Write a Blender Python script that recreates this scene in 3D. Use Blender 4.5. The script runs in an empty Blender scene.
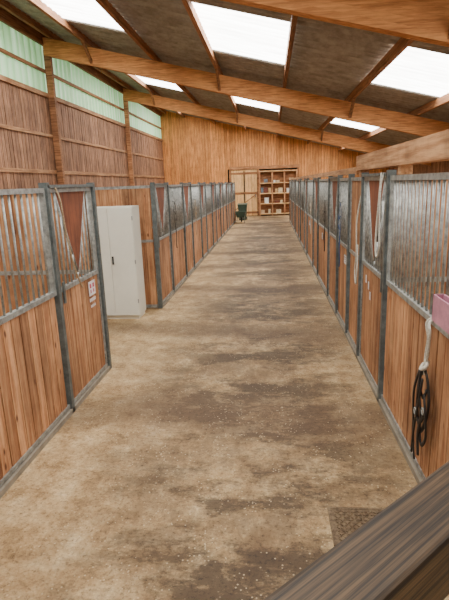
import bpy, math, random
from mathutils import Vector, Matrix
random.seed(4)
H=2.3
# ---------------------------------------------------------------- materials
def lin(c):
    return tuple(((v/255)/12.92 if v/255<=0.04045 else ((v/255+0.055)/1.055)**2.4) for v in c)+(1,)
def newmat(name):
    m=bpy.data.materials.new(name); m.use_nodes=True
    nt=m.node_tree; b=nt.nodes["Principled BSDF"]
    return m,nt,b
def ramp(nt,fac,stops):
    r=nt.nodes.new("ShaderNodeValToRGB")
    while len(r.color_ramp.elements)<len(stops): r.color_ramp.elements.new(0.5)
    for e,(p,c) in zip(r.color_ramp.elements,stops):
        e.position=p; e.color=c
    nt.links.new(fac,r.inputs[0]); return r.outputs[0]
def objcoord(nt,scale=(1,1,1)):
    t=nt.nodes.new("ShaderNodeTexCoord"); mp=nt.nodes.new("ShaderNodeMapping")
    mp.inputs["Scale"].default_value=scale
    nt.links.new(t.outputs["Object"],mp.inputs[0]); return mp.outputs[0]
def noise(nt,vec,scale,detail=4,rough=0.6,out=0):
    n=nt.nodes.new("ShaderNodeTexNoise"); n.inputs["Scale"].default_value=scale
    n.inputs["Detail"].default_value=detail; n.inputs["Roughness"].default_value=rough
    nt.links.new(vec,n.inputs["Vector"]); return n.outputs[out]
def mixc(nt,fac,a,b,mode='MIX'):
    m=nt.nodes.new("ShaderNodeMix"); m.data_type='RGBA'; m.blend_type=mode
    if isinstance(fac,(int,float)): m.inputs[0].default_value=fac
    else: nt.links.new(fac,m.inputs[0])
    for i,v in ((6,a),(7,b)):
        if isinstance(v,tuple): m.inputs[i].default_value=v
        else: nt.links.new(v,m.inputs[i])
    return m.outputs[2]
def bump(nt,b,h,strength=0.3,dist=0.01):
    bp=nt.nodes.new("ShaderNodeBump"); bp.inputs["Strength"].default_value=strength
    bp.inputs["Distance"].default_value=dist
    nt.links.new(h,bp.inputs["Height"]); nt.links.new(bp.outputs[0],b.inputs["Normal"])
def wood(name,c1,c2,axis,rough=0.75,var=0.3,knots=False,weather=0.68,fine=24):
    m,nt,b=newmat(name)
    sc={'X':(1.2,fine,fine),'Y':(fine,1.2,fine),'Z':(fine,fine,1.2)}[axis]
    v=objcoord(nt,sc)
    g=nt.nodes.new("ShaderNodeNewGeometry")
    add=nt.nodes.new("ShaderNodeVectorMath"); add.operation='ADD'
    mul=nt.nodes.new("ShaderNodeMath"); mul.operation='MULTIPLY'; mul.inputs[1].default_value=57.0
    nt.links.new(g.outputs["Random Per Island"],mul.inputs[0])
    nt.links.new(v,add.inputs[0]); nt.links.new(mul.outputs[0],add.inputs[1])
    n=noise(nt,add.outputs[0],1.0,5,0.65)
    cd=tuple(v*0.72 for v in c2)
    col=ramp(nt,n,[(0.25,lin(cd)),(0.42,lin(c2)),(0.6,lin(c1))])
    lo=(1-var,1-var*1.08,1-var*1.15,1)
    rnd=ramp(nt,g.outputs["Random Per Island"],[(0,lo),(1,(1.0+var*0.4,)*3+(1,))])
    col=mixc(nt,1.0,col,rnd,'MULTIPLY')
    n2=noise(nt,objcoord(nt,(1,1,1)),2.2,4,0.7)
    w=ramp(nt,n2,[(0.36,(weather,weather*.98,weather*.96,1)),(0.58,(1,1,1,1))])
    col=mixc(nt,1.0,col,w,'MULTIPLY')
    if knots:
        vo=nt.nodes.new("ShaderNodeTexVoronoi"); vo.inputs["Scale"].default_value=1.0
        nt.links.new(objcoord(nt,(7,7,3.2)),vo.inputs["Vector"])
        k=ramp(nt,vo.outputs["Distance"],[(0.06,(1,1,1,1)),(0.14,(0,0,0,1))])
        col=mixc(nt,k,col,lin((96,54,30)))
    nt.links.new(col,b.inputs["Base Color"]); b.inputs["Roughness"].default_value=rough
    bump(nt,b,n,0.35,0.004)
    return m
def plain(name,c,rough=0.5,metal=0.0,c2=None,scale=6):
    m,nt,b=newmat(name)
    c2=c2 or tuple(int(v*0.82) for v in c)
    n=noise(nt,objcoord(nt),scale,5,0.7)
    nt.links.new(ramp(nt,n,[(0.35,lin(c2)),(0.65,lin(c))]),b.inputs["Base Color"])
    b.inputs["Roughness"].default_value=rough; b.inputs["Metallic"].default_value=metal
    return m
def emis(name,c,s,dark=(0.88,0.88,0.88),sc=(0.4,6,1),wave=0):
    m,nt,b=newmat(name)
    v=objcoord(nt,sc)
    n=noise(nt,v,1.5,4)
    col=ramp(nt,n,[(0.40,lin(tuple(v*d for v,d in zip(c,dark)))),(0.56,lin(c))])
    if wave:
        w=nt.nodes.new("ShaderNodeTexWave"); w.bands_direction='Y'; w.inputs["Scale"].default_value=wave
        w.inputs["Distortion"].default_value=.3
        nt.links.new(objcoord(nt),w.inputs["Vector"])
        rib_shade=ramp(nt,w.outputs[1],[(0.1,(0.36,0.52,0.38,1)),(0.7,(1,1,1,1))])  # rib shading painted into the emission colour as darker green bands
        col=mixc(nt,1.0,col,rib_shade,'MULTIPLY')
    b.inputs["Base Color"].default_value=lin(c)
    nt.links.new(col,b.inputs["Emission Color"]); b.inputs["Emission Strength"].default_value=s
    return m
BOARDV=wood("stall_board_wood",(212,160,116),(172,116,76),'Z',knots=True,var=.38)
BOARDY=wood("plank_wood_y",(214,166,120),(176,124,82),'Y')
BOARDX=wood("plank_wood_x",(194,140,96),(148,98,62),'X')
WALLW=wood("wall_board_wood",(180,136,104),(134,94,70),'Z')
BACKW=wood("back_board_wood",(236,168,100),(200,130,72),'Z',var=0.22,weather=.82)
DOORW=wood("door_board_wood",(246,204,144),(222,172,114),'Z',var=0.15,weather=.85)
BEAMW=wood("glulam_wood",(226,160,98),(192,126,72),'X',var=0.05,weather=0.88)
PURL=wood("purlin_wood",(176,124,82),(134,88,54),'Y',weather=.8)
RAILW=wood("handrail_wood",(106,82,54),(44,32,20),'X',rough=0.6,var=0.05,fine=90)
VPL=wood("v_plate_wood",(142,80,48),(112,60,38),'Z',var=0.1)
GALV=plain("galvanised_steel",(178,180,176),0.45,0.4,(122,124,122),14)
POST=plain("post_steel",(114,122,122),0.5,0.35,(80,86,86),9)
CURB=plain("curb_concrete",(150,140,124),0.9)
DARK=plain("dark_backing",(46,34,25),0.9)
ROOFM=plain("fibre_cement",(172,166,156),0.85,0,(134,128,118),3)
SKYL=emis("skylight_sheet",(255,253,247),12.0)
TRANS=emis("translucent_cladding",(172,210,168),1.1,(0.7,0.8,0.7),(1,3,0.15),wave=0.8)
CAB=plain("cabinet_enamel",(232,232,220),0.4,0,(224,224,212),2)
BLACK=plain("black_leather",(26,24,24),0.5)
BLUE=plain("blue_nylon",(60,84,128),0.7)
ROPE=plain("rope_white",(220,216,205),0.8,0,(180,175,160),60)
ROPEB=plain("rope_tan",(190,170,140),0.8,0,(140,115,85),60)
PINK=plain("pink_plastic",(214,150,172),0.5)
GREEN=plain("green_plastic",(70,96,84),0.5)
PAPER=plain("sticker_paper",(240,232,232),0.7)
RED=plain("red_print",(205,90,110),0.7)

# floor
FLOOR,nt,b=newmat("dusty_concrete")
v=objcoord(nt)
sep=nt.nodes.new("ShaderNodeSeparateXYZ"); nt.links.new(v,sep.inputs[0])
n1=noise(nt,objcoord(nt,(1,0.6,1)),1.1,10,0.78)
n2=noise(nt,v,3.2,10,0.82)
n3=noise(nt,v,30.0,6,0.9)
n4=noise(nt,objcoord(nt,(0.5,1.0,1)),0.75,9,0.8)
base=ramp(nt,n2,[(0.34,lin((120,94,62))),(0.46,lin((180,148,104))),(0.57,lin((208,180,136))),(0.68,lin((232,210,170)))])
def math_(op,a,b_=None,clamp=False):
    m=nt.nodes.new("ShaderNodeMath"); m.operation=op; m.use_clamp=clamp
    for i,x in enumerate((a,b_)):
        if x is None: continue
        if isinstance(x,(int,float)): m.inputs[i].default_value=x
        else: nt.links.new(x,m.inputs[i])
    return m.outputs[0]
dx=math_('ADD',sep.outputs[0],0.15)
dx2=math_('MULTIPLY',dx,dx)
lane=math_('SUBTRACT',1.0,math_('MULTIPLY',dx2,0.42),True)
col=mixc(nt,math_('MULTIPLY',lane,0.28),base,lin((114,88,58)))
st=math_('MULTIPLY',ramp(nt,n1,[(0.42,(0,0,0,1)),(0.54,(1,1,1,1))]),math_('ADD',math_('MULTIPLY',lane,0.85),0.15),True)
col=mixc(nt,math_('MULTIPLY',st,0.74),col,lin((106,82,56)))
st2=ramp(nt,n4,[(0.47,(0,0,0,1)),(0.54,(1,1,1,1))])
col=mixc(nt,math_('MULTIPLY',math_('MULTIPLY',st2,lane),0.88),col,lin((66,50,34)))
w=nt.nodes.new("ShaderNodeTexWave"); w.bands_direction='Y'; w.inputs["Scale"].default_value=0.105
w.inputs["Distortion"].default_value=3.0; w.inputs["Detail"].default_value=4; w.inputs["Detail Scale"].default_value=2
nt.links.new(v,w.inputs["Vector"])
wb=ramp(nt,w.outputs[1],[(0.75,(0,0,0,1)),(0.98,(1,1,1,1))])
col=mixc(nt,math_('MULTIPLY',wb,0.6),col,lin((88,66,46)))
sp=ramp(nt,n3,[(0.38,(0.34,0.30,0.26,1)),(0.48,(1,1,1,1)),(0.58,(1,1,1,1)),(0.68,(1.55,1.5,1.4,1))])
col=mixc(nt,1.0,col,sp,'MULTIPLY')
vo=nt.nodes.new("ShaderNodeTexVoronoi"); vo.inputs["Scale"].default_value=30
nt.links.new(v,vo.inputs["Vector"])
dots=ramp(nt,vo.outputs["Distance"],[(0.14,(1,1,1,1)),(0.22,(0,0,0,1))])
gate=ramp(nt,noise(nt,v,3.0,3),[(0.45,(0,0,0,1)),(0.56,(1,1,1,1))])
col=mixc(nt,math_('MULTIPLY',math_('MULTIPLY',dots,gate),0.5),col,lin((230,210,172)))
nt.links.new(col,b.inputs["Base Color"]); b.inputs["Roughness"].default_value=0.75
bump(nt,b,n2,0.5,0.015)

# ---------------------------------------------------------------- builder
class B:
    def __init__(s): s.v=[];s.f=[];s.m=[];s.sm=[];s.mats=[]
    def mi(s,mat):
        if mat not in s.mats: s.mats.append(mat)
        return s.mats.index(mat)
    def add(s,vs,fs,mat,smooth=False):
        o=len(s.v); s.v+= [tuple(p) for p in vs]
        k=s.mi(mat)
        for f in fs: s.f.append([i+o for i in f]); s.m.append(k); s.sm.append(smooth)
    def box(s,x0,x1,y0,y1,z0,z1,mat):
        x0,x1=sorted((x0,x1));y0,y1=sorted((y0,y1))
        vs=[(x,y,z) for x in(x0,x1) for y in(y0,y1) for z in(z0,z1)]
        s.add(vs,[(0,1,3,2),(4,6,7,5),(0,4,5,1),(2,3,7,6),(0,2,6,4),(1,5,7,3)],mat)
    def prism(s,poly,d,mat):
        n=len(poly); d=Vector(d)
        vs=[Vector(p) for p in poly]+[Vector(p)+d for p in poly]
        fs=[tuple(range(n))[::-1],tuple(range(n,2*n))]+[(i,(i+1)%n,(i+1)%n+n,i+n) for i in range(n)]
        s.add(vs,fs,mat)
    def tube(s,pts,r,mat,n=8,flat=1.0):
        pts=[Vector(p) for p in pts]; vs=[];fs=[]
        prev=None
        for i,p in enumerate(pts):
            t=(pts[min(i+1,len(pts)-1)]-pts[max(i-1,0)]).normalized()
            a=prev if prev is not None else (Vector((1,0,0)) if abs(t.x)<0.8 else Vector((0,1,0)))
            a=(a-t*a.dot(t)).normalized(); bb=t.cross(a); prev=a
            for k in range(n):
                an=2*math.pi*k/n
                vs.append(p+a*math.cos(an)*r*flat+bb*math.sin(an)*r)
        for i in range(len(pts)-1):
            for k in range(n):
                k2=(k+1)%n
                fs.append((i*n+k,i*n+k2,(i+1)*n+k2,(i+1)*n+k))
        fs.append(tuple(range(n))[::-1]); fs.append(tuple((len(pts)-1)*n+k for k in range(n)))
        s.add(vs,fs,mat,True)
    def obj(s,name,bevel=0):
        me=bpy.data.meshes.new(name); me.from_pydata(s.v,[],s.f)
        for m in s.mats: me.materials.append(m)
        me.polygons.foreach_set("material_index",s.m)
        me.polygons.foreach_set("use_smooth",s.sm)
        me.update()
        o=bpy.data.objects.new(name,me); bpy.context.scene.collection.objects.link(o)
        if bevel:
            bv=o.modifiers.new("bevel",'BEVEL'); bv.width=bevel; bv.segments=2; bv.limit_method='ANGLE'
        return o
def smoothpath(pts,n=6):
    P=[Vector(p) for p in pts]; out=[]
    for i in range(len(P)-1):
        p0=P[max(i-1,0)];p1=P[i];p2=P[i+1];p3=P[min(i+2,len(P)-1)]
        for k in range(n):
            t=k/n
            out.append(0.5*((2*p1)+(p2-p0)*t+(2*p0-5*p1+4*p2-p3)*t*t+(3*p1-p0-3*p2+p3)*t**3))
    out.append(P[-1]); return out

# ---------------------------------------------------------------- shell
YB=35.0; YF=-4.0; XL=-7.4; XR=8.0
def roofz(x): return 5.35-0.25*x
f=B(); f.box(XL-.3,XR+.3,YF,YB+.3,-0.2,0,FLOOR); f.obj("floor")

w=B()
w.box(XL-.16,XL-.10,YF,YB,0,5.4,DARK)
y=YF
while y<YB:
    bw=0.20
    zs=[0,2.9,4.1,5.38]
    for a,c in zip(zs[:-1],zs[1:]):
        w.box(XL-.09,XL-.06+random.uniform(0,.012),y+.014,min(y+bw-.014,YB),a+.01,c-.01,WALLW)
    y+=bw
w.box(XL-.06,XL-.0,YF,YB,2.84,2.96,BOARDY)
w.box(XL-.06,XL-.0,YF,YB,4.04,4.14,BOARDY)
w.box(XL-.06,XL+.02,YF,YB,5.32,5.46,BOARDY)
w.box(XL-.06,XL+.0,YF,YB,6.1,6.2,PURL)
w.box(XL-.06,XL+.02,YF,YB,6.95,7.4,PURL)
for yc in (-1,8,17,26):
    w.box(XL-.02,XL+.2,yc-.08,yc+.08,0,roofz(XL)-.4,BOARDX)
w.obj("wall_left")
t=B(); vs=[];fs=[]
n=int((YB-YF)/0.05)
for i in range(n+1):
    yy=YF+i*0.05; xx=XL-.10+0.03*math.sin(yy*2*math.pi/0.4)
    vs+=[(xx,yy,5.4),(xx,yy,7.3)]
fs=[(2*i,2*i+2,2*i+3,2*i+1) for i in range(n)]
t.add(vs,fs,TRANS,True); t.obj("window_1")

w=B(); w.box(XL-.16,XR+.2,YB+.12,YB+.2,0,7.4,DARK)
x=XL-.1
while x<XR:
    x1=x+.19
    z0=0
    if x1>-2.75 and x<2.0: z0=3.25
    w.prism([(x+.008,YB,z0),(x1-.008,YB,z0),(x1-.008,YB,roofz(x1)+.2),(x+.008,YB,roofz(x)+.2)],(0,.04,0),BACKW)
    x=x1
w.box(-2.8,2.05,YB-.06,YB-.0,3.2,3.42,BOARDX)
for xx in (-2.78,-.82,1.95): w.box(xx-.06,xx+.06,YB-.06,YB+.04,0,3.2,BOARDX)
w.obj("wall_back")
d=B()
for i in range(9):
    xx=-2.7+i*.2; d.box(xx,xx+.19,YB+.0,YB+.04,0.03,3.18,DOORW)
for z in (.25,1.6,2.95): d.box(-2.7,-.9,YB-.03,YB+.0,z-.07,z+.07,BOARDX)
d.box(-1.84,-1.76,YB-.02,YB,0.1,3.1,DARK)
d.prism([(-2.7,YB-.03,.33),(-2.6,YB-.03,.33),(-.9,YB-.03,1.52),(-1.0,YB-.03,1.52)],(0,.03,0),BOARDX)
d.box(-1.05,-1.0,YB-.08,YB-.03,1.3,1.5,POST)
d.obj("door_1")
w=B(); w.box(XR+.10,XR+.16,YF,YB,0,3.6,DARK)
y=YF
while y<YB:
    w.box(XR+.04,XR+.08,y+.008,min(y+.192,YB),0,3.5,WALLW); y+=.2
w.obj("wall_right")

cols=[XL-.2,-5.8,-3.7,-1.6,.5,2.6,4.7,XR+.3]
sky=[(2.0,5.6),(11.0,14.8),(20.2,24.0),(29.4,33.2)]
def rz(x): return roofz(x)+.2
r=B()
def corr(bb,x0,x1,y0,y1,mat,off=0):
    wl=.30; st=wl/8; n=max(1,int(round((y1-y0)/st))); vs=[]
    for i in range(n+1):
        yy=y0+(y1-y0)*i/n; dz=0.045*math.sin(yy*2*math.pi/wl)
        vs+=[(x0,yy,rz(x0)+dz+.045+off),(x1,yy,rz(x1)+dz+.045+off)]
    bb.add(vs,[(2*i,2*i+1,2*i+3,2*i+2) for i in range(n)],mat,True)
for i in range(7):
    x0,x1=cols[i],cols[i+1]
    if i in (1,3,5):
        yy=YF
        for a,c in sky:
            corr(r,x0,x1,yy,a,ROOFM); yy=c
        corr(r,x0,x1,yy,YB+.3,ROOFM)
    else: corr(r,x0,x1,YF,YB+.3,ROOFM)
r.obj("ceiling")
k=2
for (a,c) in sky:
    for i in (1,3,5):
        s=B(); corr(s,cols[i],cols[i+1],a,c,SKYL); s.obj("window_%d"%k); k+=1
for yc in (-1,8,17,26):
    g=B(); x0=XL;x1=XR
    for j in range(5):
        a=-.55+.11*j; c=a+.1095
        g.prism([(x0,yc-.1,roofz(x0)+a),(x1,yc-.1,roofz(x1)+a),(x1,yc-.1,roofz(x1)+c),(x0,yc-.1,roofz(x0)+c)],(0,.2,0),BEAMW)
    g.obj("roof_beam")
p=B()
for x in (-7.1,-5.8,-3.7,-1.6,.5,2.6,4.7,6.8):
    p.box(x-.05,x+.05,YF,YB,roofz(x)+.01,roofz(x)+.215,PURL)
for yc in (8,17,26):
    for x in (-5.8,-1.6,2.6):
        for sg in (-1,1):
            p.prism([(x-.04,yc+sg*.1,roofz(x)-.5),(x-.04,yc+sg*.1,roofz(x)-.38),(x-.04,yc+sg*.75,roofz(x)+.04),(x-.04,yc+sg*.9,roofz(x)+.04)],(.08,0,0),PURL)
p.obj("roof_purlins")

# ---------------------------------------------------------------- stalls
ZM=1.28; ZT=2.32
def boards(bb,X,sg,ya,yb,z0,z1,mat=BOARDV):
    n=max(1,round((yb-ya)/.145)); wd=(yb-ya)/n
    for i in range(n):
        o=random.uniform(0,.005)
        bb.box(X+sg*(.005+o),X+sg*.04,ya+i*wd+.006,ya+(i+1)*wd-.006,z0,z1,mat)
    bb.box(X+sg*.03,X+sg*.034,ya,yb,z0,z1,DARK)
def seg(bb,X,sg,typ,ya,yb):
    xf0,xf1=X-sg*.005,X+sg*.045
    for z0,z1 in ((.06,.10),(ZM,ZM+.045),(ZT-.045,ZT)):
        bb.box(xf0,xf1,ya,yb,z0,z1,GALV)
    for e0,e1 in ((ya,ya+.035),(yb-.035,yb)):
        if typ=='door': bb.box(xf0,xf1,e0,e1,.11,ZM,GALV)
        bb.box(xf0,xf1,e0,e1,ZM+.045,ZT-.045,GALV)
    boards(bb,X,sg,ya+.036,yb-.036,.10,ZM)
    xc=X+sg*.02
    if typ=='solid':
        boards(bb,X,sg,ya+.036,yb-.036,ZM+.045,ZT-.045); return
    n=max(2,round((yb-ya)/.10)); c=(ya+yb)/2; hw=.40; za=ZM+.12
    for i in range(1,n):
        yy=ya+(yb-ya)*i/n; zt=ZT-.045
        if typ=='door' and abs(yy-c)<hw:
            zt=za+(ZT-.045-za)*abs(yy-c)/hw
        bb.tube([(xc,yy,ZM+.04),(xc,yy,zt)],.0115,GALV,6)
    if typ=='door':
        bb.prism([(xc-.012,c-hw,ZT-.045),(xc-.012,c,za),(xc-.012,c+hw,ZT-.045)],(.024,0,0),VPL)
        bb.tube([(xc,c-hw,ZT-.04),(xc,c,za),(xc,c+hw,ZT-.04)],.016,GALV,8)
        bb.box(X-sg*.02,X-sg*.005,ya+.08,ya+.12,ZM-.12,ZM+.1,POST)
        bb.box(X-sg*.03,X+sg*.05,ya-.03,yb+.03,ZT,ZT+.03,POST)
def post(bb,X,sg,y,zt=2.37): bb.box(X-sg*.03,X+sg*.05,y-.03,y+.03,0,zt,POST)
def partition(bb,xa,xb,y,full=True):
    xa,xb=sorted((xa,xb)); n=round((xb-xa)/.13); wd=(xb-xa)/n
    for i in range(n):
        bb.box(xa+i*wd+.003,xa+(i+1)*wd-.003,y-.02,y+.02,.08,ZT-.05 if full else 1.3,BOARDV)
    bb.box(xa,xb,y-.03,y+.03,ZT-.05,ZT,GALV); bb.box(xa,xb,y-.028,y+.028,ZM,ZM+.05,GALV)
    bb.box(xa,xb,y-.03,y+.03,.02,.08,GALV)
XLS=-2.13; XRS=1.13
def stall(X,sg,segs,depth,parts):
    bb=B()
    ys=[segs[0][1]]+[s_[2] for s_ in segs]
    for typ,a,c in segs: seg(bb,X,sg,typ,a+.03,c-.03)
    for yy in ys[:-1]: post(bb,X,sg,yy)
    bb.box(X-sg*.03,X+sg*.12,ys[0],ys[-1],0,.05,CURB)
    for yy in parts: partition(bb,X+sg*.07,X+sg*depth,yy)
    return bb
bb=stall(XLS,-1,[('bars',1.2,2.75),('bars',2.75,4.56),('door',4.56,5.78)],5.0,[5.74])
post(bb,XLS,-1,5.80); stall_near_left=bb.obj("horse_stall")
y=8.95
for i in range(7):
    bb=stall(XLS,-1,[('door',y,y+1.25),('bars',y+1.25,y+3.0)],5.0,[y])
    if i==6: post(bb,XLS,-1,y+3)
    bb.obj("horse_stall"); y+=3.0
bb=stall(XRS,1,[('bars',1.9,4.85)],4.0,[]); 
bb.obj("horse_stall")
y=4.85
for i in range(7):
    if i==0: sg_=[('door',y,y+1.3),('solid',y+1.3,y+2.3),('bars',y+2.3,y+3.45)]
    else: sg_=[('door',y,y+1.3),('bars',y+1.3,y+3.45)]
    bb=stall(XRS,1,sg_,4.0,[y+.06])
    if i==6: post(bb,XRS,1,y+3.45)
    bb.obj("horse_stall"); y+=3.45
h=B(); h.box(1.19,1.34,1.2,7.1,2.41,2.60,BOARDY); h.box(1.19,1.26,7.1,29,2.36,2.46,BOARDY)
for yy in (1.95,4.85,6.9): h.box(1.21,1.32,yy-.05,yy+.05,2.325,2.41,BOARDY)
h.obj("timber_header")

# ---------------------------------------------------------------- cabinet
c=B(); x0,x1,y0,y1=-3.2,-2.34,8.15,8.63
c.box(x0,x1,y0+.02,y1,.06,1.98,CAB); c.box(x0+.02,x1-.02,y0+.05,y1-.02,0,.06,CAB)
xm=(x0+x1)/2
c.box(x0+.012,xm-.003,y0,y0+.02,.08,1.96,CAB); c.box(xm+.003,x1-.012,y0,y0+.02,.08,1.96,CAB)
c.box(xm+.02,xm+.05,y0-.012,y0,1.0,1.14,BLACK)
c.tube([(xm+.035,y0-.012,1.10),(xm+.035,y0-.04,1.10),(xm+.035,y0-.04,1.02)],.008,POST)
for z in (.3,1.0,1.75):
    c.box(x1-.012,x1+.004,y0+.0,y0+.02,z,z+.07,GALV)
c.obj("metal_storage_cabinet",.003)

# ---------------------------------------------------------------- drain cover
g=B(); gx,gy=.40,2.74
gm=plain("dusty_iron",(136,116,90),0.8,0.1,(88,70,52),30)
g.box(gx,gx+.36,gy,gy+.34,.0,.008,gm)
for i in range(12):
    for j in range(11):
        cx=gx+.03+i*.027; cy=gy+.03+j*.028; q=.009 if (i+j)%2 else -.009
        g.tube([(cx-.009,cy-q,.010),(cx+.009,cy+q,.010)],.0045,gm,5)
for a in ((gx-.02,gx,gy-.02,gy+.36),(gx+.36,gx+.38,gy-.02,gy+.36)): g.box(*a,0,.012,gm)
for a in ((gx,gx+.36,gy-.02,gy),(gx,gx+.36,gy+.34,gy+.36)): g.box(*a,0,.012,gm)
g.obj("drain_cover")

# ---------------------------------------------------------------- handrail in foreground
zt=H-.75
A=Vector((1.09,1.83,zt)); C=Vector((-.51,.28,zt)); d=(A-C).normalized()
hl=(A-C).length
g=B()
g.box(0,hl,-.15,0,-.17,0,RAILW)
for xx in (.08,hl-.12): g.box(xx-.06,xx+.06,-.135,-.015,-zt,-.17,RAILW)
o=g.obj("wooden_handrail",.012)
o.matrix_world=Matrix(((d.x,-d.y,0,C.x),(d.y,d.x,0,C.y),(0,0,1,C.z),(0,0,0,1)))

# ---------------------------------------------------------------- bridle + ropes
XF=XRS-.03; DY=-.14
def sh(pts): return [(a,b_+DY,c_) for a,b_,c_ in pts]
g=B()
g.tube(smoothpath(sh([(XRS-.01,3.52,1.34),(XF-.02,3.52,1.30),(XF-.01,3.50,1.2),(XF-.01,3.53,1.05),(XF-.02,3.50,.92)])),.010,ROPE)
g.tube(smoothpath(sh([(XRS-.01,3.50,1.34),(XF-.02,3.47,1.31),(XF-.02,3.44,1.25),(XF-.015,3.47,1.1),(XF-.01,3.52,.98)])),.010,ROPE)
g.tube(smoothpath(sh([(XF-.02,3.52,1.0),(XF-.05,3.49,.97),(XF-.03,3.46,.99),(XF,3.5,1.02)])),.014,ROPE)
def strap(pts,r=.012): g.tube(smoothpath(sh(pts)),r*1.4,BLACK,8,0.4)
strap([(XF-.02,3.50,.97),(XF-.02,3.60,.85),(XF-.02,3.62,.65),(XF-.02,3.54,.48),(XF-.02,3.44,.55),(XF-.02,3.37,.75),(XF-.02,3.42,.9),(XF-.02,3.50,.97)],.014)
strap([(XF-.03,3.58,.84),(XF-.03,3.48,.76),(XF-.03,3.40,.84)])
strap([(XF-.035,3.60,.62),(XF-.04,3.50,.55),(XF-.035,3.40,.66)],.016)
strap([(XF-.04,3.52,.96),(XF-.05,3.5,.8),(XF-.04,3.46,.62),(XF-.04,3.5,.45),(XF-.04,3.47,.3)],.014)
strap([(XF-.04,3.55,.93),(XF-.05,3.62,.75),(XF-.03,3.66,.5),(XF-.03,3.62,.3),(XF-.03,3.58,.2)],.012)
strap([(XF-.04,3.47,.9),(XF-.05,3.5,.7),(XF-.04,3.6,.45),(XF-.03,3.66,.22)],.012)
strap([(XF-.04,3.42,.8),(XF-.05,3.34,.7),(XF-.03,3.36,.5),(XF-.03,3.45,.4),(XF-.03,3.5,.52)],.012)
for yy,zz in ((3.58,.6),(3.41,.68),(3.5,.8)):
    pts=sh([(XF-.045,yy+.025*math.cos(a*math.pi/6),zz+.025*math.sin(a*math.pi/6)) for a in range(13)])
    g.tube(pts,.005,GALV,6)
g.obj("horse_bridle")
g=B()
bx=XF-.075; y0,y1=2.78,3.12
g.box(bx,XF-.005,y0,y1,1.40,1.42,PINK)
for a in ((bx,bx+.01,y0,y1),(XF-.015,XF-.005,y0,y1),(bx,XF-.005,y0,y0+.01),(bx,XF-.005,y1-.01,y1)):
    g.box(*a,1.42,1.57,PINK)
g.box(XF-.01,XRS,y0+.12,y0+.16,1.5,1.56,PINK)
g.obj("pink_grooming_box")
def rope(name,X,pts,mat=ROPE,r=.009):
    g=B(); g.tube(smoothpath([(X+dx_,y_,z_) for dx_,y_,z_ in pts]),r,mat); return g.obj(name)
rope("lead_rope",XRS-.04,[(0.02,5.0,2.35),(-.01,5.0,2.2),(-.02,4.94,1.8),(-.02,4.92,1.62),(-.02,5.04,1.52),(-.02,5.1,1.7),(-.01,5.06,2.1),(0.0,5.04,2.35)])
rope("lead_rope",XRS-.04,[(0.02,6.2,2.1),(-.02,6.22,1.8),(-.02,6.2,1.4),(-.02,6.28,1.15),(-.02,6.18,1.0),(-.02,6.12,1.2),(-.01,6.18,1.5)])
rope("lead_rope",XLS+.04,[(-.02,4.72,2.33),(.02,4.73,2.2),(.02,4.78,1.9),(.02,4.88,1.55),(.02,5.0,1.33),(.02,5.06,1.25)],ROPEB)
def halter(X,sg,yy,zz,mat):
    g=B(); x=X-sg*.045
    def st_(pts,r=.011): g.tube(smoothpath([(x+sg*a,yy+b_,zz+c_) for a,b_,c_ in pts]),r,mat,8,.4)
    g.tube([(X-sg*.005,yy,zz+.02),(x-sg*.02,yy,zz),(x-sg*.03,yy,zz+.03)],.006,POST)
    st_([(-.01,0,0),(-.01,.10,-.12),(-.01,.09,-.35),(-.01,0,-.5),(-.01,-.09,-.35),(-.01,-.10,-.12),(-.01,0,0)])
    st_([(-.02,.10,-.2),(-.03,0,-.26),(-.02,-.10,-.2)])
    st_([(-.02,.08,-.4),(-.03,0,-.34),(-.02,-.08,-.4)])
    g.tube(smoothpath([(x-sg*.01,yy,zz-.5),(x-sg*.01,yy+.03,zz-.7),(x-sg*.01,yy-.03,zz-.9),(x-sg*.01,yy+.02,zz-1.0)]),.009,mat)
    g.obj("horse_halter")
halter(XRS,1,7.75,1.95,BLUE); halter(XRS,1,9.9,1.9,BLACK); halter(XRS,1,13.3,1.9,ROPE); halter(XRS,1,16.8,1.9,BLACK)
halter(XLS,-1,10.6,1.95,BLACK); halter(XLS,-1,13.6,1.9,ROPEB); halter(XLS,-1,19.6,1.9,BLUE)
g=B(); sx=XLS+.009
g.box(sx,sx+.003,5.36,5.56,1.07,1.24,PAPER)
for q in (5.39,5.48):
    g.box(sx+.003,sx+.005,q,q+.05,1.16,1.21,RED); g.box(sx+.003,sx+.005,q+.01,q+.04,1.10,1.14,RED)
for i in range(5): g.box(sx,sx+.003,5.36+i*.04,5.385+i*.04,1.0,1.04,PAPER)
for i in range(4): g.box(sx,sx+.003,5.38+i*.04,5.405+i*.04,.93,.96,PAPER)
g.obj("door_sticker")
g=B(); sx=XRS-.009
for i,(yy,zz) in enumerate(((5.6,1.05),(5.75,1.1),(5.5,.95))): g.box(sx-.004,sx,yy,yy+.05,zz,zz+.09,PAPER)
g.obj("stall_name_card")
for yy in (7.3,10.6,14.1):
    g=B(); g.box(sx-.006,sx,yy,yy+.2,1.05,1.19,GALV); g.box(sx-.009,sx-.006,yy+.01,yy+.19,1.06,1.18,PAPER)
    for q in range(3): g.box(sx-.010,sx-.009,yy+.03,yy+.17-.03*q,1.15-q*.03,1.16-q*.03,BLACK)
    g.obj("stall_name_card")

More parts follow.
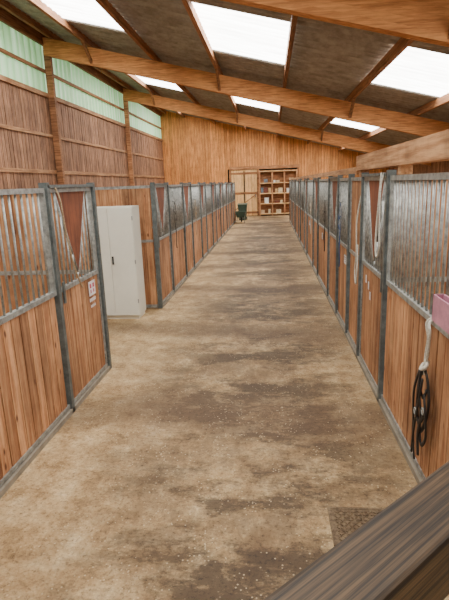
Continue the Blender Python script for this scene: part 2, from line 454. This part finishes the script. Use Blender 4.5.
# ---------------------------------------------------------------- far end
g=B(); x0,x1=-.72,1.86
for xx in (x0,.15,1.0,x1): g.box(xx-.04,xx+.04,YB-.35,YB+.02,0,3.1,BOARDV)
for z in (.1,.8,1.5,2.2,3.0): g.box(x0,x1,YB-.35,YB+.02,z,z+.06,DOORW)
g.box(x0,x1,YB+.03,YB+.06,0,3.1,BOARDX)
shelf=g.obj("storage_shelf")
random.seed(9)
g=B()
cm=[plain("item_%d"%i,cc,0.7) for i,cc in enumerate([(224,200,160),(204,164,114),(235,232,225),(130,70,56),(110,120,130),(214,180,140)])]
for z in (.165,.865,1.565,2.265):
    x=x0+.08
    while x<x1-.4:
        wd=random.uniform(.14,.34); hh=random.uniform(.12,.4)
        if random.random()<.8 and not any(abs(x+wd/2-q)<wd/2+.05 for q in (.15,1.0)):
            m_=random.choice(cm)
            g.box(x,x+wd,YB-.32,YB-.05,z+.001,z+hh,m_); g.box(x-.008,x+wd+.008,YB-.328,YB-.04,z+hh-.05,z+hh+.002,m_)
        x+=wd+.06
o=g.obj("stored_boxes"); o.parent=shelf
def bin_(x,y,mat):
    g=B(); w0,w1=.22,.29; h=.95
    lo=[(x-w0,y-w0,.08),(x+w0,y-w0,.08),(x+w0,y+w0,.08),(x-w0,y+w0,.08)]
    hi=[(x-w1,y-w1,h),(x+w1,y-w1,h),(x+w1,y+w1,h),(x-w1,y+w1,h)]
    g.add(lo+hi,[(3,2,1,0),(4,5,6,7)]+[(i,(i+1)%4,(i+1)%4+4,i+4) for i in range(4)],mat)
    g.prism([(x-.31,y-.33,h),(x-.31,y+.31,h),(x-.31,y+.31,h+.1),(x-.31,y-.33,h+.04)],(.62,0,0),mat)
    g.tube([(x-.25,y+.34,h-.02),(x+.25,y+.34,h-.02)],.02,mat)
    for xx in (x-.25,x+.22):
        g.tube([(xx,y+.2,.1),(xx+.05,y+.2,.1)],.1,BLACK,16)
    g.tube([(x-.25,y+.2,.1),(x+.25,y+.2,.1)],.015,BLACK); g.box(x-.2,x+.2,y-.2,y-.12,0,.09,mat)
    g.obj("wheeled_bin")
bin_(-1.75,31.2,GREEN)
g=B(); x,y=-1.75,29.2
tr=[(-.22,-.35,.35),(.22,-.35,.35),(.22,.3,.3),(-.22,.3,.3),(-.32,-.5,.68),(.32,-.5,.68),(.32,.5,.66),(-.32,.5,.66)]
g.add([(x+a,y+b_,c_) for a,b_,c_ in tr],[(3,2,1,0)]+[(i,(i+1)%4,(i+1)%4+4,i+4) for i in range(4)],GREEN)
for s_ in (-1,1):
    g.tube([(x+s_*.08,y+.62,.2),(x+s_*.2,y,.3),(x+s_*.27,y-.9,.66)],.02,POST)
    g.tube([(x+s_*.2,y-.2,.33),(x+s_*.24,y-.35,.0)],.018,POST)
g.tube([(x-.04,y+.62,.2),(x+.04,y+.62,.2)],.2,BLACK,20)
g.obj("wheelbarrow")
g=B(); g.tube([(2.2,YB-.35,.1),(2.25,YB-.06,1.6)],.016,BOARDV); g.box(2.02,2.38,YB-.4,YB-.3,0,.12,ROPEB)
g.obj("push_broom")

# ---------------------------------------------------------------- world
wd=bpy.data.worlds.new("World"); bpy.context.scene.world=wd; wd.use_nodes=True
bg=wd.node_tree.nodes["Background"]; bg.inputs[0].default_value=(1.0,0.96,0.90,1); bg.inputs[1].default_value=1.6

# ---------------------------------------------------------------- camera
cam=bpy.data.cameras.new("camera"); co=bpy.data.objects.new("camera",cam)
bpy.context.scene.collection.objects.link(co); bpy.context.scene.camera=co
cam.sensor_fit='HORIZONTAL'; cam.sensor_width=36; F=485; cam.lens=F/449*36; cam.clip_start=.02
Yc=Vector((45.5,118,-F)).normalized(); dn=Vector((74,-(F*F+45.5*74)/118,-F)).normalized()
Zc=-dn; Xc=Yc.cross(Zc)
co.matrix_world=Matrix(((*Xc,0),(*Yc,0),(*Zc,H),(0,0,0,1)))
